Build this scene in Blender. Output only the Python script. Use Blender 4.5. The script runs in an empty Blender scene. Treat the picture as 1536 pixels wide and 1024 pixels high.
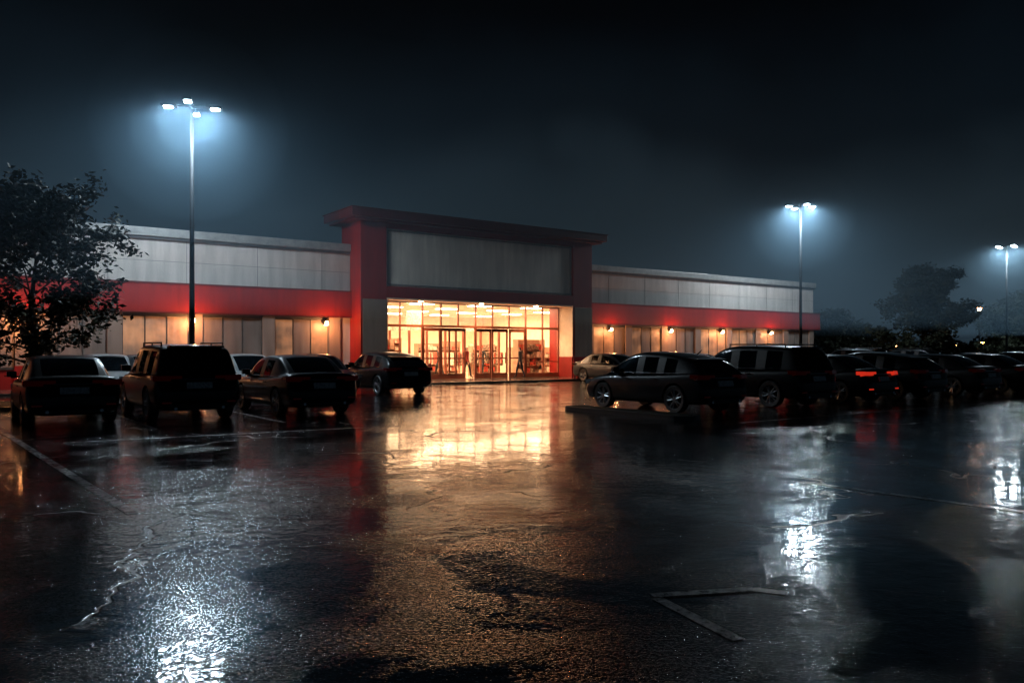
import bpy, bmesh, math, random
from mathutils import Vector, Matrix
random.seed(7)
scene = bpy.context.scene
scene.view_settings.view_transform='Standard'
scene.view_settings.look='None'
scene.view_settings.exposure=0
COL=scene.collection
F=1195.0; H0=1.55
def gp(px,Y): return ((px-768)/F*Y, Y)
def gy(py): return H0*F/(py-527)

# ---------------------------------------------------------------- materials
def new_mat(name):
    m=bpy.data.materials.new(name); m.use_nodes=True
    return m, m.node_tree.nodes, m.node_tree.links, m.node_tree.nodes['Principled BSDF']
def pmat(name,col,rough=.5,metal=0,coat=0,var=.15,scale=3.0,bump=0.0,bscale=60,emit=None,estr=0,spec=.5):
    m,n,l,b=new_mat(name)
    b.inputs['Roughness'].default_value=rough
    b.inputs['Metallic'].default_value=metal
    b.inputs['Coat Weight'].default_value=coat
    b.inputs['Coat Roughness'].default_value=.03
    b.inputs['Specular IOR Level'].default_value=spec
    tc=n.new('ShaderNodeTexCoord')
    if var>0:
        ns=n.new('ShaderNodeTexNoise'); ns.inputs['Scale'].default_value=scale; ns.inputs['Detail'].default_value=6
        l.new(tc.outputs['Object'],ns.inputs['Vector'])
        mx=n.new('ShaderNodeMix'); mx.data_type='RGBA'
        c1=[c*(1-var) for c in col]+[1]; c2=[min(1,c*(1+var)) for c in col]+[1]
        mx.inputs[6].default_value=c1; mx.inputs[7].default_value=c2
        rp=n.new('ShaderNodeMapRange'); rp.inputs[1].default_value=.35; rp.inputs[2].default_value=.65
        l.new(ns.outputs[0],rp.inputs[0]); l.new(rp.outputs[0],mx.inputs[0])
        l.new(mx.outputs[2],b.inputs['Base Color'])
    else:
        b.inputs['Base Color'].default_value=(*col,1)
    if bump>0:
        nb=n.new('ShaderNodeTexNoise'); nb.inputs['Scale'].default_value=bscale; nb.inputs['Detail'].default_value=3
        l.new(tc.outputs['Object'],nb.inputs['Vector'])
        bp=n.new('ShaderNodeBump'); bp.inputs['Strength'].default_value=.6; bp.inputs['Distance'].default_value=bump
        l.new(nb.outputs[0],bp.inputs['Height']); l.new(bp.outputs[0],b.inputs['Normal'])
    if emit:
        b.inputs['Emission Color'].default_value=(*emit,1); b.inputs['Emission Strength'].default_value=estr
    return m
def streaked(name,col,rough=.7,lo=.80):
    """painted masonry with rain streaks and grime"""
    m,n,l,b=new_mat(name)
    tc=n.new('ShaderNodeTexCoord'); mp=n.new('ShaderNodeMapping'); mp.inputs['Scale'].default_value=(1.6,1.6,.18)
    l.new(tc.outputs['Object'],mp.inputs['Vector'])
    ns=n.new('ShaderNodeTexNoise'); ns.inputs['Scale'].default_value=2.2; ns.inputs['Detail'].default_value=8
    l.new(mp.outputs[0],ns.inputs['Vector'])
    n2=n.new('ShaderNodeTexNoise'); n2.inputs['Scale'].default_value=.35; n2.inputs['Detail'].default_value=4
    l.new(tc.outputs['Object'],n2.inputs['Vector'])
    ad=n.new('ShaderNodeMath'); ad.operation='MULTIPLY'; l.new(ns.outputs[0],ad.inputs[0]); l.new(n2.outputs[0],ad.inputs[1])
    rp=n.new('ShaderNodeMapRange'); rp.inputs[1].default_value=.12; rp.inputs[2].default_value=.38
    l.new(ad.outputs[0],rp.inputs[0])
    mx=n.new('ShaderNodeMix'); mx.data_type='RGBA'
    mx.inputs[6].default_value=(*[c*lo for c in col],1); mx.inputs[7].default_value=(*[min(1,c*1.08) for c in col],1)
    l.new(rp.outputs[0],mx.inputs[0]); l.new(mx.outputs[2],b.inputs['Base Color'])
    b.inputs['Roughness'].default_value=rough
    nb=n.new('ShaderNodeTexNoise'); nb.inputs['Scale'].default_value=90
    l.new(tc.outputs['Object'],nb.inputs['Vector'])
    bp=n.new('ShaderNodeBump'); bp.inputs['Strength'].default_value=.5; bp.inputs['Distance'].default_value=.004
    l.new(nb.outputs[0],bp.inputs['Height']); l.new(bp.outputs[0],b.inputs['Normal'])
    return m
def glassmat(name,tint=(1,1,1),gl=.08):
    m=bpy.data.materials.new(name); m.use_nodes=True
    n=m.node_tree.nodes; l=m.node_tree.links; n.clear()
    o=n.new('ShaderNodeOutputMaterial'); t=n.new('ShaderNodeBsdfTransparent'); t.inputs[0].default_value=(*tint,1)
    g=n.new('ShaderNodeBsdfGlossy'); g.inputs['Roughness'].default_value=.03
    fr=n.new('ShaderNodeFresnel'); fr.inputs[0].default_value=1.45
    mx=n.new('ShaderNodeMixShader'); l.new(fr.outputs[0],mx.inputs[0]); l.new(t.outputs[0],mx.inputs[1]); l.new(g.outputs[0],mx.inputs[2])
    l.new(mx.outputs[0],o.inputs[0]); return m
def emat(name,col,s):
    m,n,l,b=new_mat(name); b.inputs['Base Color'].default_value=(*col,1)
    b.inputs['Emission Color'].default_value=(*col,1); b.inputs['Emission Strength'].default_value=s; return m

M={}
M['white']=streaked('painted_white_wall',(.45,.42,.39),.7,.72)
M['panel']=streaked('sign_panel',(.80,.74,.66),.6,.72)
M['red']=streaked('red_paint',(.30,.009,.006),.5,.7)
M['dred']=streaked('dark_red_fascia',(.13,.010,.008),.5)
M['conc']=streaked('pale_render',(.26,.19,.15),.7)
M['frost']=streaked('window_blind_panel',(.26,.21,.18),.35,.6)
def glowblind():  # interior glow put into the blinds as emission, with no lamp behind
    m=streaked('painted_glow_blind',(.32,.22,.16),.4,.6); n=m.node_tree.nodes; l=m.node_tree.links; b=n['Principled BSDF']
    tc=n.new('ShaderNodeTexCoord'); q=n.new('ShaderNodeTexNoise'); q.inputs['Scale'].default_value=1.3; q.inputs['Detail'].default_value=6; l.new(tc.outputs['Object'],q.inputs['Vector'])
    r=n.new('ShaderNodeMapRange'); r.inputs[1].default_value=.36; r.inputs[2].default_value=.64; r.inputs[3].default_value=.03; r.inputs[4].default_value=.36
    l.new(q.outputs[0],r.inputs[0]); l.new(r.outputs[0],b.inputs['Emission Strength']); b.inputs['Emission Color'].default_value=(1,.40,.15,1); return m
M['frostglow']=glowblind()
M['metal']=pmat('grey_metal',(.14,.135,.13),.4,.7)
M['coping']=pmat('coping_metal',(.30,.30,.29),.4,.4)
M['pole']=pmat('pole_metal',(.014,.016,.019),.55,.2,spec=.3)
M['frame']=pmat('door_frame',(.28,.10,.065),.4,.3)
M['glass']=glassmat('window_glass',(.96,.97,.96))
M['cream']=pmat('interior_wall',(.78,.66,.52),.7,var=.08)
M['tile']=pmat('interior_floor',(.5,.42,.34),.15,var=.15)
M['ceil']=pmat('ceiling_tile',(.78,.72,.62),.8,var=.04)
M['ceillight']=emat('ceiling_light',(1,.74,.46),24)
M['shelf']=pmat('shelf_metal',(.34,.20,.13),.5)
M['good1']=pmat('goods_red',(.45,.06,.035),.6,scale=9,var=.5)
M['good2']=pmat('goods_mixed',(.25,.18,.13),.6,scale=9,var=.7)
M['good3']=pmat('goods_white',(.62,.52,.42),.6,scale=9,var=.4)
M['kerb']=pmat('kerb_concrete',(.03,.03,.03),.4,bump=.004)
M['walk']=pmat('wet_pavement',(.08,.07,.06),.12,scale=1.5,var=.3,bump=.002,bscale=40)
M['soil']=pmat('wet_soil_grass',(.010,.014,.007),.7,var=.5,scale=8,bump=.03,bscale=25)
M['tyre']=pmat('tyre_rubber',(.012,.012,.013),.55,bump=.003)
M['rim']=pmat('alloy_rim',(.36,.37,.39),.3,.9,var=.05)
M['carglass']=pmat('car_glass',(.002,.003,.004),.02,var=0,coat=0,spec=.06)
M['trim']=pmat('black_trim',(.006,.006,.006),.45,spec=.3)
M['chrome']=pmat('chrome',(.35,.35,.37),.15,1,var=0)
M['plate']=pmat('licence_plate',(.6,.61,.62),.4,var=.3,scale=25)
M['tail']=pmat('tail_light_off_glow',(.05,.002,.002),.1,coat=.6,var=0,emit=(1,.03,.01),estr=.004)  # faint emission stands in for red reflected by the unlit lens
M['tailon']=pmat('tail_light_lit',(.3,.01,.01),.1,coat=1,var=0,emit=(1,.04,.015),estr=.55)
M['head']=pmat('head_light_lens',(.5,.52,.55),.08,coat=1,var=0)
M['led']=emat('led_lens',(.70,.87,1),560)
M['sodium']=emat('sodium_lens',(1,.42,.12),90)
M['warm']=emat('warm_lens',(1,.55,.26),70)
M['bark']=pmat('bark',(.03,.024,.018),.8,scale=12,var=.4,bump=.02,bscale=20)

# ---------------------------------------------------------------- mesh builder
class MB:
    def __init__(s): s.v=[];s.f=[];s.m=[];s.mats=[]
    def mi(s,k):
        if k not in s.mats: s.mats.append(k)
        return s.mats.index(k)
    def face(s,pts,k):
        i=len(s.v); s.v+= [tuple(p) for p in pts]; s.f.append(tuple(range(i,i+len(pts)))); s.m.append(s.mi(k))
    def box(s,x0,x1,y0,y1,z0,z1,k,M4=None):
        i=len(s.v)
        P=[(x0,y0,z0),(x1,y0,z0),(x1,y1,z0),(x0,y1,z0),(x0,y0,z1),(x1,y0,z1),(x1,y1,z1),(x0,y1,z1)]
        if M4 is not None: P=[tuple(M4@Vector(p)) for p in P]
        s.v+=P
        for q in [(0,3,2,1),(4,5,6,7),(0,1,5,4),(1,2,6,5),(2,3,7,6),(3,0,4,7)]:
            s.f.append(tuple(i+a for a in q)); s.m.append(s.mi(k))
    def tube(s,a,b,r0,r1,k,n=10,cap=True):
        a=Vector(a);b=Vector(b);d=(b-a)
        if d.length<1e-6: return
        d.normalize(); t=Vector((0,0,1)) if abs(d.z)<.9 else Vector((1,0,0))
        e=d.cross(t).normalized(); g=d.cross(e)
        i=len(s.v)
        for c,r in ((a,r0),(b,r1)):
            for j in range(n):
                w=2*math.pi*j/n; s.v.append(tuple(c+e*math.cos(w)*r+g*math.sin(w)*r))
        for j in range(n):
            s.f.append((i+j,i+(j+1)%n,i+n+(j+1)%n,i+n+j)); s.m.append(s.mi(k))
        if cap:
            s.f.append(tuple(i+j for j in range(n))[::-1]); s.m.append(s.mi(k))
            s.f.append(tuple(i+n+j for j in range(n))); s.m.append(s.mi(k))
    def mesh(s,name,smooth=False,matmap=None):
        me=bpy.data.meshes.new(name); me.from_pydata(s.v,[],s.f)
        for k in s.mats: me.materials.append((matmap or {}).get(k) or M[k])
        me.polygons.foreach_set('material_index',s.m)
        if smooth: me.polygons.foreach_set('use_smooth',[True]*len(s.f))
        me.update(); return me
    def obj(s,name,parent=None,smooth=False,bevel=0):
        o=bpy.data.objects.new(name,s.mesh(name,smooth)); COL.objects.link(o)
        if parent: o.parent=parent
        if bevel:
            b=o.modifiers.new('b','BEVEL'); b.width=bevel; b.segments=2; b.limit_method='ANGLE'
        return o
def empty(name,loc=(0,0,0),rz=0,sc=1):
    e=bpy.data.objects.new(name,None); e.location=loc; e.rotation_euler=(0,0,rz); e.scale=(sc,sc,sc)
    e.empty_display_size=.3; COL.objects.link(e); return e

# ---------------------------------------------------------------- camera
cam=bpy.data.cameras.new('camera'); co=bpy.data.objects.new('camera',cam); COL.objects.link(co)
co.location=(0,0,H0); co.rotation_euler=(math.radians(90),0,0)
cam.sensor_width=36; cam.lens=F/1536*36; cam.shift_y=15/1536; cam.clip_end=2000; cam.clip_start=.05
scene.camera=co

# ---------------------------------------------------------------- sky / mist
w=bpy.data.worlds.new('World'); scene.world=w; w.use_nodes=True
n=w.node_tree.nodes; l=w.node_tree.links; bg=n['Background']
tc=n.new('ShaderNodeTexCoord'); sp=n.new('ShaderNodeSeparateXYZ'); l.new(tc.outputs['Generated'],sp.inputs[0])
cr=n.new('ShaderNodeValToRGB'); cr.color_ramp.interpolation='EASE'
e=cr.color_ramp.elements; e[0].position=0.0; e[0].color=(.016,.028,.040,1); e[1].position=.40; e[1].color=(.0002,.0005,.0010,1)
x=cr.color_ramp.elements.new(.15); x.color=(.010,.019,.028,1)
x=cr.color_ramp.elements.new(.27); x.color=(.0020,.0045,.0076,1)
ns=n.new('ShaderNodeTexNoise'); ns.inputs['Scale'].default_value=2.4; ns.inputs['Detail'].default_value=5
l.new(tc.outputs['Generated'],ns.inputs['Vector'])
ma=n.new('ShaderNodeMath'); ma.operation='MULTIPLY_ADD'; ma.inputs[1].default_value=.34; l.new(ns.outputs[0],ma.inputs[0])
sb=n.new('ShaderNodeMath'); sb.operation='SUBTRACT'; sb.inputs[1].default_value=.17; l.new(sp.outputs[2],sb.inputs[0]); l.new(sb.outputs[0],ma.inputs[2])
l.new(ma.outputs[0],cr.inputs[0]); l.new(cr.outputs[0],bg.inputs[0]); bg.inputs[1].default_value=1.0

def volmat(name,dens):
    mm=bpy.data.materials.new(name); mm.use_nodes=True; nn=mm.node_tree.nodes; nn.clear()
    oo=nn.new('ShaderNodeOutputMaterial'); vs=nn.new('ShaderNodeVolumeScatter'); vs.inputs['Density'].default_value=dens
    vs.inputs['Color'].default_value=(.44,.74,1,1); vs.inputs['Anisotropy'].default_value=.3
    mm.node_tree.links.new(vs.outputs[0],oo.inputs['Volume']); return mm
M['mist']=volmat('mist',.0058); M['mist2']=volmat('halo_mist',.0065)
mb=MB(); mb.box(-55,75,15,84,3.0,16.0,'mist'); mist=mb.obj('mist')

# ---------------------------------------------------------------- ground
def ground_mat():
    m,n,l,b=new_mat('wet_asphalt')
    tc=n.new('ShaderNodeTexCoord'); P=tc.outputs['Object']
    def noise(s,d,dist=0,rough=.5):
        q=n.new('ShaderNodeTexNoise'); q.inputs['Scale'].default_value=s; q.inputs['Detail'].default_value=d
        q.inputs['Distortion'].default_value=dist; q.inputs['Roughness'].default_value=rough; l.new(P,q.inputs['Vector']); return q.outputs[0]
    def mr(v,a,b_,c=0,d=1):
        q=n.new('ShaderNodeMapRange'); q.inputs[1].default_value=a; q.inputs[2].default_value=b_; q.inputs[3].default_value=c; q.inputs[4].default_value=d
        l.new(v,q.inputs[0]); return q.outputs[0]
    def mt(op,a,b_):
        q=n.new('ShaderNodeMath'); q.operation=op
        for i,v in enumerate((a,b_)):
            if hasattr(v,'is_linked'): l.new(v,q.inputs[i])
            else: q.inputs[i].default_value=v
        return q.outputs[0]
    pud=mr(noise(.55,8,.4,.66),.44,.54)       # 1 = standing water
    dull=mr(noise(.8,7,.8,.7),.51,.60)        # drained, duller tarmac
    nv=n.new('ShaderNodeTexNoise'); nv.inputs['Scale'].default_value=.9; nv.inputs['Detail'].default_value=6; l.new(P,nv.inputs['Vector'])
    vm=n.new('ShaderNodeVectorMath'); vm.operation='MULTIPLY_ADD'; l.new(nv.outputs[1],vm.inputs[0]); vm.inputs[1].default_value=(1.6,1.6,0); l.new(P,vm.inputs[2])
    vo=n.new('ShaderNodeTexVoronoi'); vo.feature='DISTANCE_TO_EDGE'; vo.inputs['Scale'].default_value=.30; l.new(vm.outputs[0],vo.inputs['Vector'])
    crk=mr(vo.outputs['Distance'],.002,.007,1,0)
    crk=mt('MULTIPLY',crk,mr(noise(.45,2),.50,.56))
    vc=n.new('ShaderNodeTexVoronoi'); vc.inputs['Scale'].default_value=.22; l.new(vm.outputs[0],vc.inputs['Vector'])
    sc=n.new('ShaderNodeSeparateColor'); l.new(vc.outputs['Color'],sc.inputs[0])
    base=mr(noise(14,5),.3,.7,.004,.013)
    base=mt('MULTIPLY',base,mr(sc.outputs[0],0,1,.8,1.2))
    base=mt('MULTIPLY',base,mr(pud,0,1,1,.6)); base=mt('MULTIPLY',base,mr(crk,0,1,1,.2))
    cc=n.new('ShaderNodeCombineColor'); l.new(base,cc.inputs[0]); l.new(mt('MULTIPLY',base,1.12),cc.inputs[1]); l.new(mt('MULTIPLY',base,1.35),cc.inputs[2])
    l.new(cc.outputs[0],b.inputs['Base Color'])
    r=mr(pud,0,1,.085,.028)
    r=mt('ADD',r,mt('MULTIPLY',dull,mr(pud,0,1,.08,.010))); r=mt('ADD',r,mt('MULTIPLY',crk,.3))
    l.new(r,b.inputs['Roughness']); b.inputs['IOR'].default_value=1.6
    sl=mr(mt('MULTIPLY',dull,mr(pud,0,1,1,.3)),0,1,.65,.14); sl=mt('MULTIPLY',sl,mr(crk,0,1,1,.15))
    l.new(sl,b.inputs['Specular IOR Level'])
    g1=mr(noise(36,2,0,.6),.52,.80,0,1); g2=mr(noise(80,1),.54,.8,0,.5)
    grain=mt('ADD',g1,g2)
    gh=mt('MULTIPLY',grain,mr(pud,0,1,.0033,.0007))
    wav=mt('MULTIPLY',noise(1.5,2,.3),.0060)
    wv2=mt('MULTIPLY',noise(8,1,.5),.0022)
    h=mt('ADD',gh,mt('ADD',wav,wv2)); h=mt('SUBTRACT',h,mt('MULTIPLY',crk,.003))
    bp=n.new('ShaderNodeBump'); bp.inputs['Strength'].default_value=1; bp.inputs['Distance'].default_value=1
    l.new(h,bp.inputs['Height']); l.new(bp.outputs[0],b.inputs['Normal'])
    return m
M['asphalt']=ground_mat()
def line_mat():
    m=M['asphalt'].copy(); m.name='worn_road_paint'
    n=m.node_tree.nodes; l=m.node_tree.links; b=n['Principled BSDF']
    tc=n.new('ShaderNodeTexCoord'); q=n.new('ShaderNodeTexNoise'); q.inputs['Scale'].default_value=7; q.inputs['Detail'].default_value=9; q.inputs['Roughness'].default_value=.78
    l.new(tc.outputs['Object'],q.inputs['Vector'])
    r=n.new('ShaderNodeMapRange'); r.inputs[1].default_value=.40; r.inputs[2].default_value=.54; r.inputs[3].default_value=.03; r.inputs[4].default_value=.8
    l.new(q.outputs[0],r.inputs[0])
    for k in list(b.inputs['Base Color'].links): l.remove(k)
    cc=n.new('ShaderNodeCombineColor')
    for i in range(3): l.new(r.outputs[0],cc.inputs[i])
    l.new(cc.outputs[0],b.inputs['Base Color']); return m
M['line']=line_mat()
mb=MB(); mb.face([(-400,-60,0),(400,-60,0),(400,700,0),(-400,700,0)],'asphalt'); mb.obj('parking_lot_ground')

HX,HY=-.5814,.8136     # toward the building
UX,UY=.8136,.5814      # along the building
ANG=math.atan2(UY,UX)
mb=MB()
def stripe(a,b,wd=.11,z=.004):
    a=Vector((*a,z)); b=Vector((*b,z)); d=(b-a).normalized(); s=Vector((-d.y,d.x,0))*wd/2
    mb.face([a+s,a-s,b-s,b+s],'line')
def pp(px,py): return gp(px,gy(py))
stripe(pp(0,645),pp(200,771)); stripe(pp(95,664),pp(545,641))
for k in range(-4,4):
    bx,by=-7.0+UX*2.62*k+UX*1.35, 17.9+UY*2.62*k+UY*1.35
    if k<1 : stripe((bx-HX*1.6,by-HY*1.6),(bx+HX*5,by+HY*5),.1,.008)
stripe(pp(985,897),pp(1108,960),.08); stripe(pp(978,894),pp(1130,884),.08,.0045+.004); stripe(pp(1130,884),pp(1180,890),.08,.004)
stripe(pp(1200,722),pp(1536,768),.1)
stripe(pp(1110,634),pp(1536,600),.1)
for k in range(0,8):
    bx,by=6.9+UX*2.95*k,20.3+UY*2.95*k
    stripe((bx-HX*1.4,by-HY*1.4),(bx+HX*5,by+HY*5),.1,.008)
mb.obj('parking_lines')

# islands
def island(name,cx,cy,L,W,ang):
    e=empty(name,(cx,cy,0),ang); mb=MB(); mt_=MB()
    N=12; pts=[]; r=W/2
    for sgn,x0 in ((1,L/2-r),(-1,-L/2+r)):
        for j in range(N+1):
            a=(-math.pi/2+math.pi*j/N) if sgn>0 else (math.pi/2+math.pi*j/N)
            pts.append((x0+r*math.cos(a),r*math.sin(a)))
    n_=len(pts); inner=[(x*(1-.3/L),y*(1-.3/W)) for x,y in pts]
    for i in range(n_):
        a,b=pts[i],pts[(i+1)%n_]; c,d=inner[i],inner[(i+1)%n_]
        mb.face([(a[0],a[1],-.02),(b[0],b[1],-.02),(b[0]*.995,b[1]*.99,.10),(a[0]*.995,a[1]*.99,.10)],'kerb')
        mb.face([(a[0]*.995,a[1]*.99,.10),(b[0]*.995,b[1]*.99,.10),(d[0],d[1],.105),(c[0],c[1],.105)],'kerb')
    mt_.face([(x,y,.095) for x,y in inner],'soil')
    mb.obj('kerb',e); mt_.obj('planting',e)
ah=math.atan2(HY,HX)
island('traffic_island',2.85,19.7,4.4,.8,ah)
island('traffic_island',-13.6,22.3,14,3.0,ANG)
island('traffic_island',20.5,54.5,12,2.4,ANG)

# ---------------------------------------------------------------- store
Q0=(3.48,45.2,0)
st=empty('retail_store',Q0,ANG)
FL=.10
W=MB()
def wing(x0,x1):
    W.box(x0,x1,1.2,1.5,0,6.3,'white')
wing(-46,-13.06+.01); wing(1.4-.01,24.7)
W.box(-11.7,0,1.203,1.5,4.15,6.3,'white')
W.box(24.4,24.7,1.5,45,0,6.3,'white'); W.box(-46,-45.7,1.5,45,0,6.3,'white'); W.box(-45.7,24.4,44.7,45,0,6.3,'white')
W.obj('walls',st)
R=MB(); R.box(-45.6,24.3,1.55,44.6,6.0,6.15,'metal'); R.obj('roof',st)
C=MB()
for a,b in((-46.1,-13.09),(1.43,24.85)):
    C.box(a,b,1.02,1.6,6.36,6.72,'coping'); C.box(a,b,1.10,1.55,6.25,6.36,'metal')
C.box(24.5,24.85,1.6,45,6.36,6.72,'coping'); 
C.obj('coping',st,bevel=.02)
B=MB()
for a,b in((-46.1,-13.085),(1.425,25.3)):
    B.box(a,b,1.0,1.197,3.23,4.40,'red'); B.box(a,b,.96,1.197,4.40,4.46,'dred'); B.box(a,b,.97,1.197,3.17,3.23,'dred')
B.box(24.703,25.3,1.2,9,3.17,4.46,'red')
B.obj('red_band',st)
L=MB(); G=MB(); J=MB()
def bays(x0,x1,n_,lit=()):
    wd=(x1-x0)/n_
    for i in range(n_+1):
        x=x0+wd*i; L.box(x-.28,x+.28,1.06,1.197,.0,3.16,'conc')
        L.box(x-.30,x+.30,1.03,1.197,0,1.0,'red')
    for i in range(n_):
        a=x0+wd*i+.30; b=x0+wd*(i+1)-.30
        L.box(a,b,1.12,1.197,0,.85,'red'); L.box(a,b,1.08,1.197,.85,.93,'metal')
        L.box(a,b,1.10,1.197,3.03,3.16,'metal')
        k=4 if wd>5 else 3; ww=(b-a)/k
        for j in range(k):
            G.box(a+ww*j+.03,a+ww*(j+1)-.03,1.165,1.197,.96,3.0,'frostglow' if (i in lit and (i+j)%4!=2) else 'frost')
        for j in range(k+1):
            xx=a+ww*j; G.box(xx-.02,xx+.02,1.14,1.197,.93,3.03,'metal')
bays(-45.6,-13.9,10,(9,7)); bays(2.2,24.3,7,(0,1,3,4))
L.obj('pilasters',st); G.obj('window_bays',st)
x=-45
while x<24:
    if not(-13.5<x<1.8): J.box(x,x+.018,1.192,1.2,4.47,6.24,'metal')
    x+=3.05
for a,b in((-46,-13.1),(1.45,24.7)): J.box(a,b,1.191,1.2,5.35,5.365,'metal')
J.obj('wall_joints',st)
Pm=MB()
for a,b in((-13.06,-11.7),(0,1.4)):
    Pm.box(a,b,0,2.2,0,7.75,'red')
    Pm.box(a-.03,b+.03,-.05,1.0,0,1.25,'red')
    Pm.box(a+.10,b-.002,-.03,0,1.25,4.05,'conc')
Pm.box(-11.7,0,.003,1.2,7.5,7.748,'red'); Pm.box(-11.7,0,.0,1.2,4.15,4.7,'red')
Pm.box(-13.0,1.34,1.3,2.19,6.3,7.74,'red')
Pm.obj('portal_frame',st,bevel=.015)
S=MB(); S.box(-11.69,-.01,.16,1.19,4.70,7.5,'panel')
for a,b,c,d in((-11.6,-.1,4.78,4.83),(-11.6,-.1,7.38,7.43),(-11.6,-11.55,4.83,7.38),(-.15,-.1,4.83,7.38)): S.box(a,b,.12,.157,c,d,'coping')
S.obj('sign_panel',st)
Fm=MB(); Fm.box(-13.75,2.05,-.6,2.8,7.86,8.22,'dred'); Fm.box(-13.55,1.85,-.40,2.6,7.75,7.86,'dred'); Fm.box(-13.8,2.1,-.65,2.85,8.22,8.28,'dred')
Fm.obj('portal_cornice',st,bevel=.02)
Rc=MB(); Rc.box(-11.7,-11.64,.003,1.2,1.25,4.15,'cream'); Rc.box(-.06,-.003,.003,1.2,1.25,4.15,'cream')
Rc.box(-11.7,-11.6,.0031,1.2,0,1.25,'red'); Rc.box(-.1,-.003,.0031,1.2,0,1.25,'red')
Rc.box(-11.63,-.07,.01,1.2,4.08,4.147,'cream')
Rc.obj('recess_lining',st)
# shopfront
D=MB(); gy_=1.25
XA,XB=-11.62,-.08
def post(x,w_=.035,z0=FL,z1=4.08,k='metal'): D.box(x-w_,x+w_,gy_-.05,gy_+.05,z0,z1,k)
xs=[XA+.035,-10.35,-9.05,-7.95,-6.9,-5.8,-4.7,-3.6,-2.45,-1.25,XB-.035]
for x in xs: post(x,.03,2.9,4.08,'frame')
D.box(XA,XB,gy_-.055,gy_+.055,2.80,2.92,'frame'); D.box(XA,XB,gy_-.055,gy_+.055,4.02,4.08,'metal'); 
for x in xs:
    if x<=-9.0 or x>=-2.5: post(x,.035,FL,2.8,'frame')
for a,b in((XA,-9.05),(-2.45,XB)):
    D.box(a,b,gy_-.052,gy_+.052,.10,.35,'frame'); D.box(a,b,gy_-.04,gy_+.04,.95,1.0,'frame')
dx=[-9.05,-7.95,-6.9,-5.8,-4.7,-3.6,-2.45]
for i in range(6):
    a,b=dx[i]+.02,dx[i+1]-.02
    if i==2: a-=.55; b-=.55
    y0=gy_-.03+(.10 if i in(1,2,3,4) else 0)
    for (u0,u1) in((a,a+.10),(b-.10,b)): D.box(u0,u1,y0,y0+.06,FL,2.78,'frame')
    D.box(a+.10,b-.10,y0,y0+.06,2.62,2.78,'frame'); D.box(a+.10,b-.10,y0,y0+.06,FL,.38,'frame'); D.box(a+.10,b-.10,y0+.005,y0+.055,1.15,1.22,'frame')
    D.box(b-.2,b-.17,y0-.05,y0-.02,.9,1.5,'chrome')
for x in(-9.05,-2.45,-5.8): post(x,.06,FL,2.8,'frame')
D.obj('door_frames',st)
gl=MB(); gl.face([(XA,gy_,FL),(-9.05,gy_,FL),(-9.05,gy_,2.8),(XA,gy_,2.8)],'glass'); gl.face([(-2.45,gy_,FL),(XB,gy_,FL),(XB,gy_,2.8),(-2.45,gy_,2.8)],'glass')
gl.face([(XA,gy_,2.9),(XB,gy_,2.9),(XB,gy_,4.05),(XA,gy_,4.05)],'glass')
for i in(0,1,3,4,5): gl.face([(dx[i]+.1,gy_+.05,.38),(dx[i+1]-.1,gy_+.05,.38),(dx[i+1]-.1,gy_+.05,2.62),(dx[i]+.1,gy_+.05,2.62)],'glass')
gl.obj('glazing',st)
# interior
I=MB(); ix0,ix1,iy0,iy1=-17,5,1.52,17
I.box(ix0,ix1,iy0-.3,iy1,-.05,FL,'tile')
I.box(ix0,ix1,iy0,iy1,4.12,4.14,'ceil')
I.box(ix0,ix1,iy1,iy1+.1,FL,4.12,'cream'); I.box(ix0-.1,ix0,iy0,iy1,FL,4.12,'cream'); I.box(ix1,ix1+.1,iy0,iy1,FL,4.12,'cream')
I.box(ix0,-11.7,iy0-.01,iy0,FL,4.12,'cream'); I.box(0,ix1,iy0-.01,iy0,FL,4.12,'cream')
for x in (-9.4,-8.2,-7.1,-5.9,-4.7,-3.5,-2.2): I.box(x-.06,x+.06,4.2,4.3,FL,2.7,'frame')
I.box(-9.4,-2.2,4.18,4.32,2.7,2.95,'good3'); 
I.obj('interior_room',st)
I2=MB()
for i in range(6):
    for j in range(4):
        x=-15.5+i*3.7; y=3.0+j*3.6
        I2.box(x-.6,x+.6,y-.3,y+.3,4.085,4.115,'ceillight')
I2.obj('ceiling_lights',st)
I3=MB(); rr=random.Random(3)
def rack(x,y,w_,h,d):
    I3.box(x,x+.05,y,y+d,FL,h,'shelf'); I3.box(x+w_-.05,x+w_,y,y+d,FL,h,'shelf'); I3.box(x,x+w_,y+d,y+d+.03,FL,h,'shelf')
    z=FL+.15
    while z<h-.2:
        I3.box(x+.05,x+w_-.05,y,y+d,z,z+.03,'shelf'); q=x+.08
        while q<x+w_-.25:
            ww=rr.uniform(.12,.3); hh=rr.uniform(.15,.36)
            I3.box(q,q+ww,y+.04,y+d-.05,z+.031,z+.03+hh,rr.choice(['good1','good2','good3','good2'])); q+=ww+.03
        z+=.46
for x,y in((-11.4,2.6),(-11.0,6),(-9.2,9.5),(-6.8,11),(-4.5,10),(-2.6,6.5),(-1.9,2.7),(-2.0,11),(-13.4,4),(.6,4.2),(-5.6,14),(-9,14),(1.5,8)):
    rack(x,y,rr.uniform(1.3,2.0),rr.uniform(1.8,2.5),.5)
for i in range(18):
    x=rr.uniform(-11,-1); y=rr.uniform(5.5,9.5)
    if -7.0<x<-5.6: continue
    I3.tube((x,y,FL),(x,y,1.5),.02,.02,'shelf',6); I3.tube((x-.5,y,1.5),(x+.5,y,1.5),.02,.02,'shelf',6)
    for j in range(9): I3.box(x-.45+j*.1,x-.40+j*.1,y-.22,y+.22,.65+rr.random()*.2,1.48,rr.choice(['good1','good2','good3']))
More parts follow.
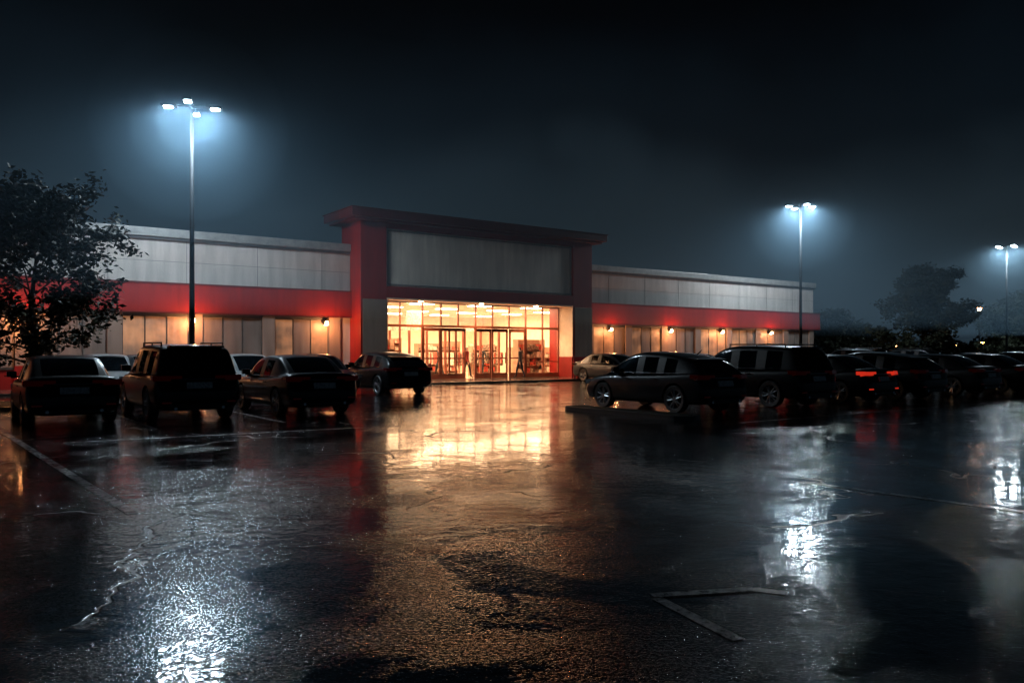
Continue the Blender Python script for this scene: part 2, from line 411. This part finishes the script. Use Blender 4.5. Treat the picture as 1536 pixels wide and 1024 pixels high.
for x,c in((-10.2,'good1'),(-8.0,'good3')): I3.box(x,x+1.0,5.0,5.05,3.0,3.75,c)
I3.obj('shop_displays',st)
def area(name,loc,sx,sy,p,col,rot=(0,0,0)):
    a=bpy.data.lights.new(name,'AREA'); a.shape='RECTANGLE'; a.size=sx; a.size_y=sy; a.energy=p; a.color=col
    o=bpy.data.objects.new(name,a); COL.objects.link(o); o.parent=st; o.location=loc; o.rotation_euler=rot; return o
for x in(-12,-5.8,.5):
    area('ceiling_lamp',(x,4.6,4.05),4.2,4.5,900,(1,.58,.31)); area('ceiling_lamp',(x,11,4.05),4.2,5,900,(1,.58,.31))
for x in(-9.5,-5.85,-2.2):
    mb=MB(); mb.tube((x,.6,4.079),(x,.6,4.05),.11,.11,'warm',14); mb.obj('downlight',st)
    s=bpy.data.lights.new('downlight_beam','SPOT'); s.energy=560; s.spot_size=2.4; s.spot_blend=.8; s.color=(1,.43,.18); s.shadow_soft_size=.08
    o=bpy.data.objects.new('downlight_beam',s); COL.objects.link(o); o.parent=st; o.location=(x,.6,4.02)
for x in(-32.9,-26.7,-20.4,-14.4,3.7,8.9,13.9,19.2):
    mb=MB(); mb.box(x-.07,x+.07,.86,1.06,2.82,2.98,'metal'); mb.box(x-.09,x+.09,.80,1.06,2.98,3.02,'metal'); mb.box(x-.06,x+.06,.80,.858,2.80,2.95,'warm'); mb.box(x-.06,x+.06,.86,1.0,2.79,2.819,'warm')
    mb.obj('wall_sconce',st)
    s=bpy.data.lights.new('sconce_bulb','POINT'); s.energy=110; s.color=(1,.37,.13); s.shadow_soft_size=.06
    o=bpy.data.objects.new('sconce_bulb',s); COL.objects.link(o); o.parent=st; o.location=(x,.45,2.70)
Wk=MB(); Wk.box(-46,26,-2.2,1.2,-.05,.09,'walk'); Wk.box(-46,26,-2.35,-2.2,-.05,.095,'kerb'); Wk.obj('store_pavement',st)
for x in(-12.4,-10.4,-1.3,.7):
    b=empty('bollard') 
    X=Q0[0]+x*UX+(-1.9)*HX; Y=Q0[1]+x*UY+(-1.9)*HY; b.location=(X,Y,.09)
    mb=MB(); mb.tube((0,0,0),(0,0,.85),.08,.08,'red',14); mb.tube((0,0,.85),(0,0,.91),.08,.03,'red',14); mb.tube((0,0,.6),(0,0,.68),.083,.083,'coping',14); mb.obj('post',b)

# ---------------------------------------------------------------- lamps
def lamp(x,y,Hh,rz,power,arms=4):
    e=empty('street_lamp',(x,y,0),rz)
    mb=MB(); mb.tube((0,0,0),(0,0,.7),.28,.26,'kerb',18); mb.tube((0,0,.7),(0,0,.76),.18,.17,'pole',16)
    mb.tube((0,0,.76),(0,0,Hh-.05),.105,.062,'pole',16); mb.tube((0,0,Hh-.05),(0,0,Hh+.12),.09,.07,'pole',12); mb.obj('pole',e,True)
    hd=MB(); ln=MB()
    for i in range(arms):
        a=2*math.pi*i/arms; T=Matrix.Rotation(a,4,'Z')
        p=[T@Vector(q) for q in((0,0,Hh),(.3,0,Hh+.06),(.55,0,Hh+.05))]
        hd.tube(p[0],p[1],.035,.03,'pole',8); hd.tube(p[1],p[2],.03,.03,'pole',8)
        hd.box(.5,1.05,-.16,.16,Hh+.0,Hh+.09,'pole',T)
        hd.box(.55,.95,-.10,.10,Hh+.09,Hh+.13,'pole',T)
        ln.box(.68,.94,-.10,.10,Hh-.022,Hh-.002,'led',T)
        s=bpy.data.lights.new('led_beam','SPOT'); s.energy=power; s.spot_size=math.radians(165); s.spot_blend=.6; s.color=(.66,.85,1); s.shadow_soft_size=.12
        o=bpy.data.objects.new('led_beam',s); COL.objects.link(o); o.parent=e
        o.location=T@Vector((.82,0,Hh-.17)); o.rotation_euler=(0,math.radians(-14),a)
    hd.obj('heads',e,bevel=.015); ln.obj('led_panels',e)
    # extra mist added for a halo around the heads: nested shells thin it outwards
    for rad in(1.3,2.2,3.4):
        bm=bmesh.new(); bmesh.ops.create_icosphere(bm,subdivisions=4,radius=rad,matrix=Matrix.Translation((0,0,Hh-.3-rad*.12)))
        me=bpy.data.meshes.new('halo_mist'); bm.to_mesh(me); bm.free(); me.materials.append(M['mist2']); o=bpy.data.objects.new('halo_mist',me); COL.objects.link(o); o.parent=e
LP=[(*gp(288,29),10.4),(*gp(1201,52),11.0),(*gp(1510,72),11.0)]
lamp(*LP[0],math.radians(12),580)
lamp(*LP[1],math.radians(8),900)
lamp(*LP[2],math.radians(5),900)
def sodium(px,py,Y,s=1):
    x,y=gp(px,Y); z=H0+(527-py)/F*Y; e=empty('street_lamp',(x,y,0))
    mb=MB(); mb.tube((0,0,0),(0,0,z+.2),.1,.06,'pole',10); mb.tube((0,0,z+.2),(.9,0,z+.35),.04,.04,'pole',8); mb.box(-.3,.3,-.15,.15,z+.08,z+.2,'pole'); mb.tube((0,0,z-.16*s),(0,0,z+.08),.10*s,.17*s,'sodium',12); mb.obj('pole_and_head',e)
sodium(1469,463,88,1.3); sodium(1303,508,98,1.5); sodium(1485,510,100,1.2); sodium(1474,514,130,1.4); sodium(1434,518,150,1.3); sodium(1521,515,150,1.3); sodium(1500,518,160,1.3); sodium(1345,519,170,1.2); sodium(1275,518,160,1.2)

# ---------------------------------------------------------------- trees
def leafmat(name,c):
    m,n,l,b=new_mat(name); g=n.new('ShaderNodeNewGeometry')
    r=n.new('ShaderNodeValToRGB'); r.color_ramp.elements[0].color=(*[k*.5 for k in c],1); r.color_ramp.elements[1].color=(*[k*1.6 for k in c],1)
    l.new(g.outputs['Random Per Island'],r.inputs[0]); l.new(r.outputs[0],b.inputs['Base Color']); b.inputs['Roughness'].default_value=.65; b.inputs['Specular IOR Level'].default_value=.2
    return m
M['leaf']=leafmat('foliage',(.024,.028,.016))
def tree(name,x,y,Hh,Rc,seed,nl=9000,ls=.11,z0=.25,cone=.5):
    r=random.Random(seed); e=empty(name,(x,y,0),r.uniform(0,6))
    tb=MB(); lf=MB(); tips=[]
    th=Hh*.93; pts=[Vector((0,0,-.05))]; 
    for i in range(1,9): pts.append(Vector((r.uniform(-.05,.05)*i**.5,r.uniform(-.05,.05)*i**.5,th*i/8)))
    for i in range(8):
        r0=.16*Hh/7*(1-i/8.6); r1=.16*Hh/7*(1-(i+1)/8.6); tb.tube(pts[i],pts[i+1],r0,r1,'bark',9,False)
    def at(t):
        f=t*8; i=min(7,int(f)); return pts[i].lerp(pts[i+1],f-i)
    nb=34
    for i in range(nb):
        t=z0+(1-z0)*(i/nb)**.95*.97; p=at(t); a=i*2.4+r.uniform(-.4,.4)
        tt=(t-z0)/(1-z0)
        prof=(math.sin(math.pi*min(1,.30+tt*.68))**.8) if cone<1 else 1-tt
        Lb=Rc*max(.12,prof)*r.uniform(.72,1.12)
        el=math.radians(12+45*tt+r.uniform(-8,12)); d=Vector((math.cos(a)*math.cos(el),math.sin(a)*math.cos(el),math.sin(el)))
        prev=p; rad=.045*Hh/7*(1-.5*tt)
        for k in range(1,6):
            q=p+d*Lb*k/5+Vector((r.uniform(-.1,.1),r.uniform(-.1,.1),r.uniform(-.08,.12)))*Lb*.35*(k/5)
            tb.tube(prev,q,rad*(1-(k-1)/5.5),rad*(1-k/5.5),'bark',5,False)
            if k>=2:
                for s_ in range(3):
                    dd=Vector((r.gauss(0,1),r.gauss(0,1),r.gauss(.15,.7))).normalized()*Lb*.26*r.uniform(.5,1.2)
                    tb.tube(q,q+dd,rad*.3,rad*.12,'bark',4,False); tips.append((q,q+dd))
            prev=q
        tips.append((prev,prev+d*Lb*.15))
    for i in range(nl):
        a,b=r.choice(tips); c=a.lerp(b,r.random()**.6*1.15)+Vector((r.gauss(0,1),r.gauss(0,1),r.gauss(0,.8)))*ls*1.3
        u=Vector((r.gauss(0,1),r.gauss(0,1),r.gauss(0,.6))).normalized(); v=u.cross(Vector((r.gauss(0,1),r.gauss(0,1),r.gauss(0,1)))).normalized()
        s=ls*r.uniform(.6,1.3)
        lf.face([c-u*s,c-v*s*.45,c+u*s,c+v*s*.45],'leaf')
    tb.obj('trunk_and_limbs',e,True); lf.obj('foliage',e)
x,y=gp(48,24.0); tree('deciduous_tree',x,y,6.2,3.3,11,17000,.10,.20)
x,y=gp(1388,60); tree('deciduous_tree',x,y,7.8,3.4,5,26000,.15,.16)
x,y=gp(1247,80); tree('deciduous_tree',x,y,5.2,2.8,8,9000,.2,.18)
x,y=gp(1525,80); tree('deciduous_tree',x,y,6.6,3.7,9,14000,.2,.18)
x,y=gp(1285,95); tree('deciduous_tree',x,y,4.2,2.8,12,5000,.22,.2)
r=random.Random(2); lf=MB()
for i in range(150):
    X=r.uniform(30,220); Y=r.uniform(200,226); hh=r.uniform(2.4,5.0); rr_=r.uniform(2.5,5)
    for j in range(90):
        c=Vector((X+r.gauss(0,.5)*rr_,Y+r.gauss(0,.4)*rr_,abs(r.gauss(.45,.3))*hh)); u=Vector((r.gauss(0,1),r.gauss(0,1),r.gauss(0,1))).normalized(); v=u.cross(Vector((r.gauss(0,1),r.gauss(0,1),r.gauss(0,1)))).normalized()
        lf.face([c-u*.8,c-v*.5,c+u*.8,c+v*.5],'leaf')
lf.obj('distant_tree_line')

# ---------------------------------------------------------------- cars
def lower_mesh(stations,wy,wr,name):
    def ring(s):
        y,w_,zb,zt=s; h=zt-zb
        half=[(0,zb),(w_*.80,zb),(w_*.955,zb+min(.08,h*.2)),(w_*.985,zb+h*.32),(w_*1.0,zb+h*.58),(w_*.985,zb+h*.72),(w_*.965,zt-h*.12),(w_*.90,zt-.012),(w_*.72,zt+.012),(0,zt+.03)]
        full=half+[(-a,b) for a,b in half[-2:0:-1]]
        return [(a,y,b) for a,b in full]
    v=[];f=[]; rs=[ring(s) for s in stations]; N=len(rs[0])
    for q in rs: v+=q
    for i in range(len(rs)-1):
        for j in range(N):
            f.append((i*N+j,i*N+(j+1)%N,(i+1)*N+(j+1)%N,(i+1)*N+j))
    f.append(tuple(range(N))[::-1]); k=(len(rs)-1)*N; f.append(tuple(k+j for j in range(N)))
    me=bpy.data.meshes.new(name); me.from_pydata(v,[],f); 
    me.materials.append(M['paint_black']); me.materials.append(M['trim']); 
    bm=bmesh.new(); bm.from_mesh(me); bmesh.ops.recalc_face_normals(bm,faces=bm.faces); bm.to_mesh(me); bm.free()
    o=bpy.data.objects.new('t',me); COL.objects.link(o)
    s=o.modifiers.new('s','SUBSURF'); s.levels=2; s.render_levels=2
    cm=bmesh.new()
    for yy in wy:
        for sx in(-1,1):
            T=Matrix.Translation((sx*.92,yy,wr+.01))@Matrix.Rotation(math.pi/2,4,'Y')
            bmesh.ops.create_cone(cm,cap_ends=True,segments=36,radius1=wr+.055,radius2=wr+.055,depth=.62,matrix=T)
    cme=bpy.data.meshes.new('c'); cm.to_mesh(cme); cm.free(); cme.materials.append(M['trim'])
    c=bpy.data.objects.new('c',cme); COL.objects.link(c)
    b=o.modifiers.new('b','BOOLEAN'); b.operation='DIFFERENCE'; b.object=c; b.solver='EXACT'
    try: b.material_mode='TRANSFER'
    except: pass
    bpy.context.view_layer.update()
    dg=bpy.context.evaluated_depsgraph_get(); out=bpy.data.meshes.new_from_object(o.evaluated_get(dg))
    bpy.data.objects.remove(o); bpy.data.objects.remove(c)
    out.name=name
    for p in out.polygons: p.use_smooth=True
    try: out.set_sharp_from_angle(angle=math.radians(38))
    except: pass
    for p in out.polygons:
        if p.center.z<.36 and len(out.materials)>1: 
            p.material_index=1
    return out
def green_mesh(stations,spans,name):
    def ring(s):
        y,zb,zt,wb,wt=s; h=zt-zb; wt=wt+.045*min(1,h/.3)
        half=[(wb,zb),(wb+(wt-wb)*.38,zb+h*.45),(wb+(wt-wb)*.84,zb+h*.86),(wt,zb+h*.955),(wt*.84,zt),(wt*.45,zt+.018),(0,zt+.024)]
        return [(a,y,b) for a,b in half]+[(-a,y,b) for a,b in half[-2::-1]]
    v=[];f=[];m=[]; rs=[ring(s) for s in stations]; N=len(rs[0])
    for q in rs: v+=q
    for i in range(len(rs)-1):
        sd,tp=spans[i]
        for j in range(N-1):
            f.append((i*N+j,(i+1)*N+j,(i+1)*N+j+1,i*N+j+1))
            jj=min(j,N-2-j)
            m.append({0:sd,1:sd,2:0,3:0,4:tp,5:tp}[jj])
    me=bpy.data.meshes.new(name); me.from_pydata(v,[],f)
    for k in('paint_black','carglass','trim'): me.materials.append(M[k])
    me.polygons.foreach_set('material_index',m)
    bm=bmesh.new(); bm.from_mesh(me); bmesh.ops.recalc_face_normals(bm,faces=bm.faces); bm.to_mesh(me); bm.free()
    o=bpy.data.objects.new('t',me); COL.objects.link(o); s=o.modifiers.new('s','SUBSURF'); s.levels=2; s.render_levels=2; s.boundary_smooth='PRESERVE_CORNERS'
    bpy.context.view_layer.update(); dg=bpy.context.evaluated_depsgraph_get(); out=bpy.data.meshes.new_from_object(o.evaluated_get(dg)); bpy.data.objects.remove(o)
    for p in out.polygons: p.use_smooth=True
    out.name=name; return out
def paint(name,c,metal=.1,rough=.32,coat=.28,spec=.15):
    m=pmat(name,c,rough,metal,coat,var=.1,scale=5,spec=spec)
    n=m.node_tree.nodes; l=m.node_tree.links; b=n['Principled BSDF']
    tc=n.new('ShaderNodeTexCoord'); v=n.new('ShaderNodeTexVoronoi'); v.inputs['Scale'].default_value=70; l.new(tc.outputs['Object'],v.inputs['Vector'])
    r=n.new('ShaderNodeMapRange'); r.inputs[1].default_value=0; r.inputs[2].default_value=.35; r.inputs[3].default_value=1; r.inputs[4].default_value=0; l.new(v.outputs['Distance'],r.inputs[0])
    bp=n.new('ShaderNodeBump'); bp.inputs['Distance'].default_value=.0015; bp.inputs['Strength'].default_value=.3; l.new(r.outputs[0],bp.inputs['Height']); l.new(bp.outputs[0],b.inputs['Coat Normal'])
    return m
M['paint_black']=paint('car_paint_black',(.004,.005,.006))
M['paint_grey']=paint('car_paint_grey',(.010,.012,.015))
M['paint_blue']=paint('car_paint_blue',(.006,.009,.015))
M['paint_white']=paint('car_paint_pale',(.22,.23,.24),0,.3)
M['paint_silver']=paint('car_paint_silver',(.05,.054,.058),.3,.3)

def wheel_mesh(R_):
    mb=MB(); n=32; prof=[(R_*.70,.10),(R_*.93,.112),(R_,.085),(R_,-.085),(R_*.93,-.112),(R_*.6,-.10)]
    for i in range(len(prof)-1):
        (r0,x0),(r1,x1)=prof[i],prof[i+1]
        for j in range(n):
            a=2*math.pi*j/n; b=2*math.pi*(j+1)/n
            mb.face([(x0,r0*math.cos(a),r0*math.sin(a)),(x0,r0*math.cos(b),r0*math.sin(b)),(x1,r1*math.cos(b),r1*math.sin(b)),(x1,r1*math.cos(a),r1*math.sin(a))],'tyre')
    for (r0,x0),(r1,x1) in (((R_*.70,.10),(R_*.66,.085)),((R_*.66,.085),(R_*.63,-.02))):
        for j in range(n):
            a=2*math.pi*j/n; b=2*math.pi*(j+1)/n
            mb.face([(x0,r0*math.cos(a),r0*math.sin(a)),(x1,r1*math.cos(a),r1*math.sin(a)),(x1,r1*math.cos(b),r1*math.sin(b)),(x0,r0*math.cos(b),r0*math.sin(b))],'rim')
    mb.face([(-.02,R_*.63*math.cos(2*math.pi*j/n),R_*.63*math.sin(2*math.pi*j/n)) for j in range(n)],'trim')
    for k in range(5):
        for off in(-.16,.16):
            a=2*math.pi*k/5; T=Matrix.Rotation(a,4,'X')
            A=Vector((.07,R_*.16,off*.25*R_)); B_=Vector((.082,R_*.67,off*.9*R_))
            mb.tube(T@A,T@B_,.022,.016,'rim',6)
    mb.tube((.03,0,0),(.085,0,0),R_*.2,R_*.14,'rim',16)
    return mb.mesh('wheel')
CT={}
def define(kind):
    if kind=='sedan':
        L_=4.65; wr=.33; belt=.93; H_=1.45; wb=(-1.38,1.38)
        low=[(-2.32,.66,.40,.60),(-2.30,.78,.34,.66),(-2.24,.85,.26,.78),(-2.17,.875,.23,.97),(-2.08,.885,.21,1.03),(-1.7,.90,.19,1.02),(-1.0,.91,.18,.95),(0,.91,.18,.92),(.9,.91,.18,.915),(1.25,.905,.18,.91),(1.6,.90,.19,.86),(1.95,.87,.2,.78),(2.15,.82,.22,.68),(2.26,.74,.26,.60),(2.31,.6,.32,.52)]
        gr=[(-1.80,.98,1.0,.78,.66),(-1.42,.95,1.24,.81,.63),(-1.02,.93,1.41,.83,.60),(-.95,.93,1.42,.83,.60),(-.22,.91,1.45,.84,.61),(-.12,.91,1.45,.84,.61),(.35,.90,1.42,.84,.60),(.80,.89,1.20,.83,.64),(1.28,.88,.90,.80,.70)]
        sp_=[(0,1),(0,1),(2,0),(1,0),(2,0),(1,0),(1,1),(1,1)]
    elif kind=='suv':
        L_=4.7; wr=.37; belt=1.06; H_=1.70; wb=(-1.36,1.38)
        low=[(-2.34,.68,.45,.68),(-2.31,.80,.40,.74),(-2.26,.875,.30,.9),(-2.21,.90,.27,1.08),(-2.12,.915,.25,1.10),(-1.7,.93,.24,1.08),(-1.0,.935,.23,1.06),(0,.935,.23,1.04),(.9,.935,.23,1.03),(1.2,.93,.23,1.03),(1.6,.92,.24,1.0),(2.0,.89,.26,.93),(2.18,.84,.28,.82),(2.28,.76,.32,.70),(2.33,.6,.38,.6)]
        gr=[(-2.22,1.05,1.07,.84,.76),(-2.10,1.05,1.42,.86,.70),(-1.95,1.05,1.64,.87,.66),(-1.78,1.05,1.665,.87,.66),(-1.08,1.05,1.70,.88,.67),(-.98,1.05,1.70,.88,.67),(-.12,1.03,1.71,.88,.67),(-.02,1.03,1.71,.88,.67),(.45,1.02,1.66,.87,.66),(.85,1.01,1.38,.86,.69),(1.22,1.0,1.03,.83,.74)]
        sp_=[(0,1),(0,1),(0,0),(1,0),(2,0),(1,0),(2,0),(1,0),(1,1),(1,1)]
    else:
        L_=4.5; wr=.35; belt=.98; H_=1.53; wb=(-1.32,1.32)
        low=[(-2.24,.66,.42,.62),(-2.21,.80,.36,.68),(-2.16,.86,.28,.82),(-2.10,.885,.25,1.02),(-2.0,.90,.23,1.05),(-1.6,.915,.21,1.04),(-1.0,.92,.2,1.0),(0,.92,.2,.96),(.9,.92,.2,.95),(1.2,.915,.2,.94),(1.55,.905,.21,.90),(1.9,.87,.22,.82),(2.08,.82,.24,.72),(2.19,.74,.28,.62),(2.24,.6,.34,.54)]
        gr=[(-2.06,1.02,1.04,.80,.72),(-1.86,1.02,1.22,.83,.66),(-1.60,1.01,1.35,.84,.62),(-1.35,1.0,1.42,.84,.62),(-.85,.98,1.49,.85,.62),(-.76,.98,1.50,.85,.62),(-.08,.96,1.53,.85,.63),(.02,.96,1.53,.85,.63),(.42,.95,1.49,.85,.62),(.85,.93,1.24,.84,.66),(1.25,.92,.95,.81,.71)]
        sp_=[(0,1),(0,1),(0,0),(1,0),(2,0),(1,0),(2,0),(1,0),(1,1),(1,1)]
    bodym=lower_mesh(low,wb,wr,kind+'_body'); gm=green_mesh(gr,sp_,kind+'_cabin')
    hw=max(s[1] for s in low); rear=low[0][0]; zt=low[4][3]
    tl=MB()
    for sx in(-1,1):
        T=Matrix.Translation((sx*(hw*.80),rear+.115,zt-.15))@Matrix.Rotation(sx*math.radians(14),4,'Z')@Matrix.Rotation(math.radians(-12),4,'X')
        tl.box(-.19,.17,-.06,.12,-.045,.065,'tail',T)
        T=Matrix.Translation((sx*(hw-.045),rear+.24,zt-.13))
        tl.box(-.05,.05,-.12,.14,-.045,.06,'tail',T)
        T=Matrix.Translation((sx*hw*.5,rear+.115,zt-.125))@Matrix.Rotation(math.radians(-12),4,'X'); tl.box(-.12,.12,-.045,.08,-.03,.04,'tail',T)
        tl.box(sx*.68-.10,sx*.68+.10,rear+.0,rear+.06,.42,.46,'tail')
    dm=MB()
    T=Matrix.Translation((0,rear+.055,zt-.30))@Matrix.Rotation(math.radians(-12),4,'X'); dm.box(-.27,.27,-.05,.03,-.07,.07,'plate',T)
    T=Matrix.Translation((0,rear+.115,zt-.165))@Matrix.Rotation(math.radians(-12),4,'X'); dm.box(-.38,.38,-.06,.02,-.012,.012,'chrome',T)
    dm.box(-.62,.62,rear+.02,rear+.2,.27,.42,'trim')
    for sx in(-1,1):
        dm.tube((sx*.5,rear+.0,.31),(sx*.5,rear+.18,.31),.038,.038,'chrome',12)
        dm.box(sx*(hw+.0)-.10+sx*.02,sx*hw+.10+sx*.02,.72,.82,belt+.03,belt+.16,'pm')
        dm.box(min(sx*.80,sx*.95),max(sx*.80,sx*.95),.74,.80,belt-.0,belt+.05,'trim')
        for yy in(-.75,.25): dm.box(sx*(hw+.005)-.015,sx*(hw+.005)+.015,yy,yy+.17,belt-.14,belt-.115,'chrome' if kind!='hatch' else 'pm')
        dm.box(sx*(hw-.065)-.012,sx*(hw-.065)+.012,-1.45,1.0,belt+.012,belt+.024,'chrome')
        fr=low[-1][0]
        T=Matrix.Translation((sx*hw*.72,fr-.16,.70 if kind!='suv' else .84))@Matrix.Rotation(-sx*math.radians(26),4,'Z'); dm.box(-.20,.18,-.10,.075,-.06,.06,'head',T)
    dm.box(-.42,.42,fr-.12,fr-.0,.52,.66,'trim'); dm.box(-.55,.55,fr-.14,fr+.0,.30,.42,'trim')
    dm.tube((0,-1.55 if kind=='sedan' else -1.3,H_-.06 if kind!='sedan' else 1.12),(0,-1.68 if kind=='sedan' else -1.45,H_+.06 if kind!='sedan' else 1.28),.02,.008,'trim',6)
    if kind=='suv':
        for sx in(-1,1):
            dm.tube((sx*.66,-1.7,H_+.045),(sx*.66,.2,H_+.055),.018,.018,'trim',8)
            for yy in(-1.7,-.75,.2): dm.tube((sx*.66,yy,H_-.05),(sx*.66,yy,H_+.05),.02,.016,'trim',6)
    if kind!='sedan':
        T=Matrix.Translation((0,gr[2][0]+.0,gr[2][2]+.0))@Matrix.Rotation(math.radians(-4 if kind=='suv' else 8),4,'X'); dm.box(-.58,.58,-.18,.12,-.01,.03,'pm',T)
    def interp(y):
        for a,b in zip(low,low[1:]):
            if a[0]<=y<=b[0]:
                t=(y-a[0])/(b[0]-a[0]); return [a[i]+(b[i]-a[i])*t for i in range(4)]
    sm=MB()
    for yy in(-.98,-.10,.92):
        _,w_,zb,zt2=interp(yy); h=zt2-zb
        P=[(w_*.955,zb+.08),(w_*.985,zb+h*.32),(w_*1.0,zb+h*.58),(w_*.985,zb+h*.72),(w_*.965,zt2-h*.12)]
        for sx in(-1,1):
            for (a,za),(b,zb2) in zip(P,P[1:]):
                a-=.002;b-=.002
                sm.face([(sx*a,yy,za),(sx*a,yy+.012,za),(sx*b,yy+.012,zb2),(sx*b,yy,zb2)],'trim')
    CT[kind]=dict(L=L_,wr=wr,wb=wb,body=bodym,cabin=gm,tail=tl,det=dm,seam=sm,hw=hw,wheel=wheel_mesh(wr))
M['pm']=M['paint_black']
for k in('sedan','suv','hatch'): define(k)
cache={}
def getmeshes(kind,pk,lit):
    key=(kind,pk,lit)
    if key in cache: return cache[key]
    c=CT[kind]; out={}
    for part in('body','cabin'):
        me=c[part].copy(); 
        for i,mm_ in enumerate(me.materials):
            if mm_ and mm_.name.startswith('car_paint'): me.materials[i]=M[pk]
        out[part]=me
    out['tail_lights']=c['tail'].mesh('tail_lights',matmap={'tail':M['tailon' if lit else 'tail']})
    out['fittings']=c['det'].mesh('fittings',matmap={'pm':M[pk]})
    out['door_seams']=c['seam'].mesh('door_seams')
    cache[key]=out; return out
def car(kind,rx,ry,pk='paint_black',lit=False,flip=False,dang=0,name=None):
    c=CT[kind]; a=ah-math.pi/2+math.radians(dang)
    fx,fy=-math.sin(a),math.cos(a)
    cx,cy=rx+fx*c['L']/2,ry+fy*c['L']/2
    if flip: a+=math.pi
    e=empty(name or {'sedan':'parked_sedan_car','suv':'parked_suv','hatch':'parked_hatchback_car'}[kind],(cx,cy,0),a)
    ms=getmeshes(kind,pk,lit)
    for nm,me in ms.items():
        o=bpy.data.objects.new(nm,me); COL.objects.link(o); o.parent=e
        if nm in('tail_lights','fittings'):
            b=o.modifiers.new('b','BEVEL'); b.width=.012; b.segments=2
    for i,yy in enumerate(c['wb']):
        for sx in(-1,1):
            o=bpy.data.objects.new('wheel_%d'%(i*2+(sx+1)//2+1),c['wheel']); COL.objects.link(o); o.parent=e
            o.location=(sx*(c['hw']-.125),yy,c['wr']); o.rotation_euler=(random.uniform(0,1),0,0 if sx>0 else math.pi)
    return e
car('sedan',-9.05,16.5,'paint_black')
car('suv',-6.85,17.5,'paint_black')
car('sedan',-4.45,19.0,'paint_blue')
car('hatch',-3.55,28.2,'paint_black')
def rowcar(kind,px,Y,pk,flip=False,lit=False): x,y=gp(px,Y); car(kind,x,y,pk,lit,flip)
rowcar('sedan',176,24.5,'paint_white',True)
rowcar('sedan',245,25.2,'paint_grey',True)
rowcar('sedan',400,26.0,'paint_white',True)
rowcar('sedan',512,27.2,'paint_grey',True)
car('hatch',5.31,19.67,'paint_grey')
car('suv',8.45,21.8,'paint_black')
car('sedan',11.1,23.7,'paint_black',True)
car('hatch',13.5,25.3,'paint_black')
car('sedan',16.6,27.5,'paint_grey')
car('sedan',19.5,29.6,'paint_black')
car('hatch',22.4,31.6,'paint_blue')
car('sedan',25.4,33.7,'paint_grey')
rowcar('sedan',968,39.5,'paint_silver',True); rowcar('sedan',1110,34,'paint_silver',True)
rowcar('sedan',1395,50,'paint_grey',True); rowcar('suv',1440,52,'paint_black',True); rowcar('sedan',1500,56,'paint_grey',False,False)
rowcar('suv',1330,46,'paint_black')

# ---------------------------------------------------------------- people
M['coat_dark']=pmat('dark_coat',(.03,.03,.035),.8); M['trousers']=pmat('trousers',(.02,.022,.03),.8); M['skin']=pmat('skin',(.45,.28,.2),.5); M['hair']=pmat('hair',(.03,.02,.015),.6)
M['coat_red']=pmat('red_jacket',(.25,.03,.02),.8)
def person(x,y,z,rz,coat='coat_dark',stride=.22,h=1.72):
    k=h/1.72
    V=[];E=[];Rr=[]
    def add(p,r,par=None):
        V.append(Vector(p)*k); Rr.append(r*k)
        if par is not None: E.append((par,len(V)-1))
        return len(V)-1
    pel=add((0,0,.95),.135); wst=add((0,.0,1.1),.125,pel); ch=add((0,.0,1.3),.15,wst); sh=add((0,0,1.43),.10,ch); nk=add((0,.01,1.50),.055,sh); hd=add((0,.02,1.60),.088,nk); tp=add((0,.02,1.68),.075,hd)
    for sx,fw in((-1,1),(1,-1)):
        hip=add((sx*.10,0,.90),.10,pel); kn=add((sx*.10,fw*stride*.5+.03,.50),.062,hip); an=add((sx*.10,fw*stride-.02,.09),.042,kn); add((sx*.11,fw*stride+.14,.04),.035,an)
        s2=add((sx*.18,0,1.41),.062,sh); el=add((sx*.24,-fw*.06,1.14),.046,s2); wr_=add((sx*.24,-fw*.14+.06,.90),.032,el); hn=add((sx*.24,-fw*.16+.08,.82),.034,wr_)
        for q in(-.02,0,.02): add((sx*.24,-fw*.17+.09+q,.735-abs(q)),.010,hn)
        add((sx*.215,-fw*.15+.12,.79),.011,hn)
    me=bpy.data.meshes.new('body'); me.from_pydata(V,E,[]); 
    o=bpy.data.objects.new('body',me); COL.objects.link(o)
    s=o.modifiers.new('s','SKIN'); 
    for i,d in enumerate(me.skin_vertices[0].data): d.radius=(Rr[i],Rr[i]*(.72 if i in(0,1,2,3) else 1)); d.use_root=(i==0)
    o.modifiers.new('u','SUBSURF').levels=1
    bpy.context.view_layer.update(); dg=bpy.context.evaluated_depsgraph_get(); out=bpy.data.meshes.new_from_object(o.evaluated_get(dg)); bpy.data.objects.remove(o)
    for kk in(coat,'trousers','skin','hair'): out.materials.append(M[kk])
    for p in out.polygons:
        p.use_smooth=True; zz=p.center.z/k; 
        if zz>1.62 or (zz>1.53 and p.center.y<0): p.material_index=3
        elif zz>1.48: p.material_index=2
        elif zz<.87 and abs(p.center.x/k)>.2: p.material_index=2
        elif zz<.88: p.material_index=1
    e=empty('pedestrian',(x,y,z),rz); o=bpy.data.objects.new('body',out); COL.objects.link(o); o.parent=e
def store_pt(s,k): return (Q0[0]+s*UX+k*HX, Q0[1]+s*UY+k*HY)
for s,k,rz,c in((-3.3,.6,.6,'coat_dark'),(-5.5,2.6,3.6,'coat_red'),(-6.9,3.2,.5,'coat_dark'),(-2.9,5,2,'coat_dark')):
    x,y=store_pt(s,k); person(x,y,FL,rz+ANG,c)
x,y=store_pt(12.9,-.6); person(x,y,.09,ANG-1.2,'coat_dark'); x,y=store_pt(13.5,-.3); person(x,y,.09,ANG-1.3,'coat_red',h=1.65)
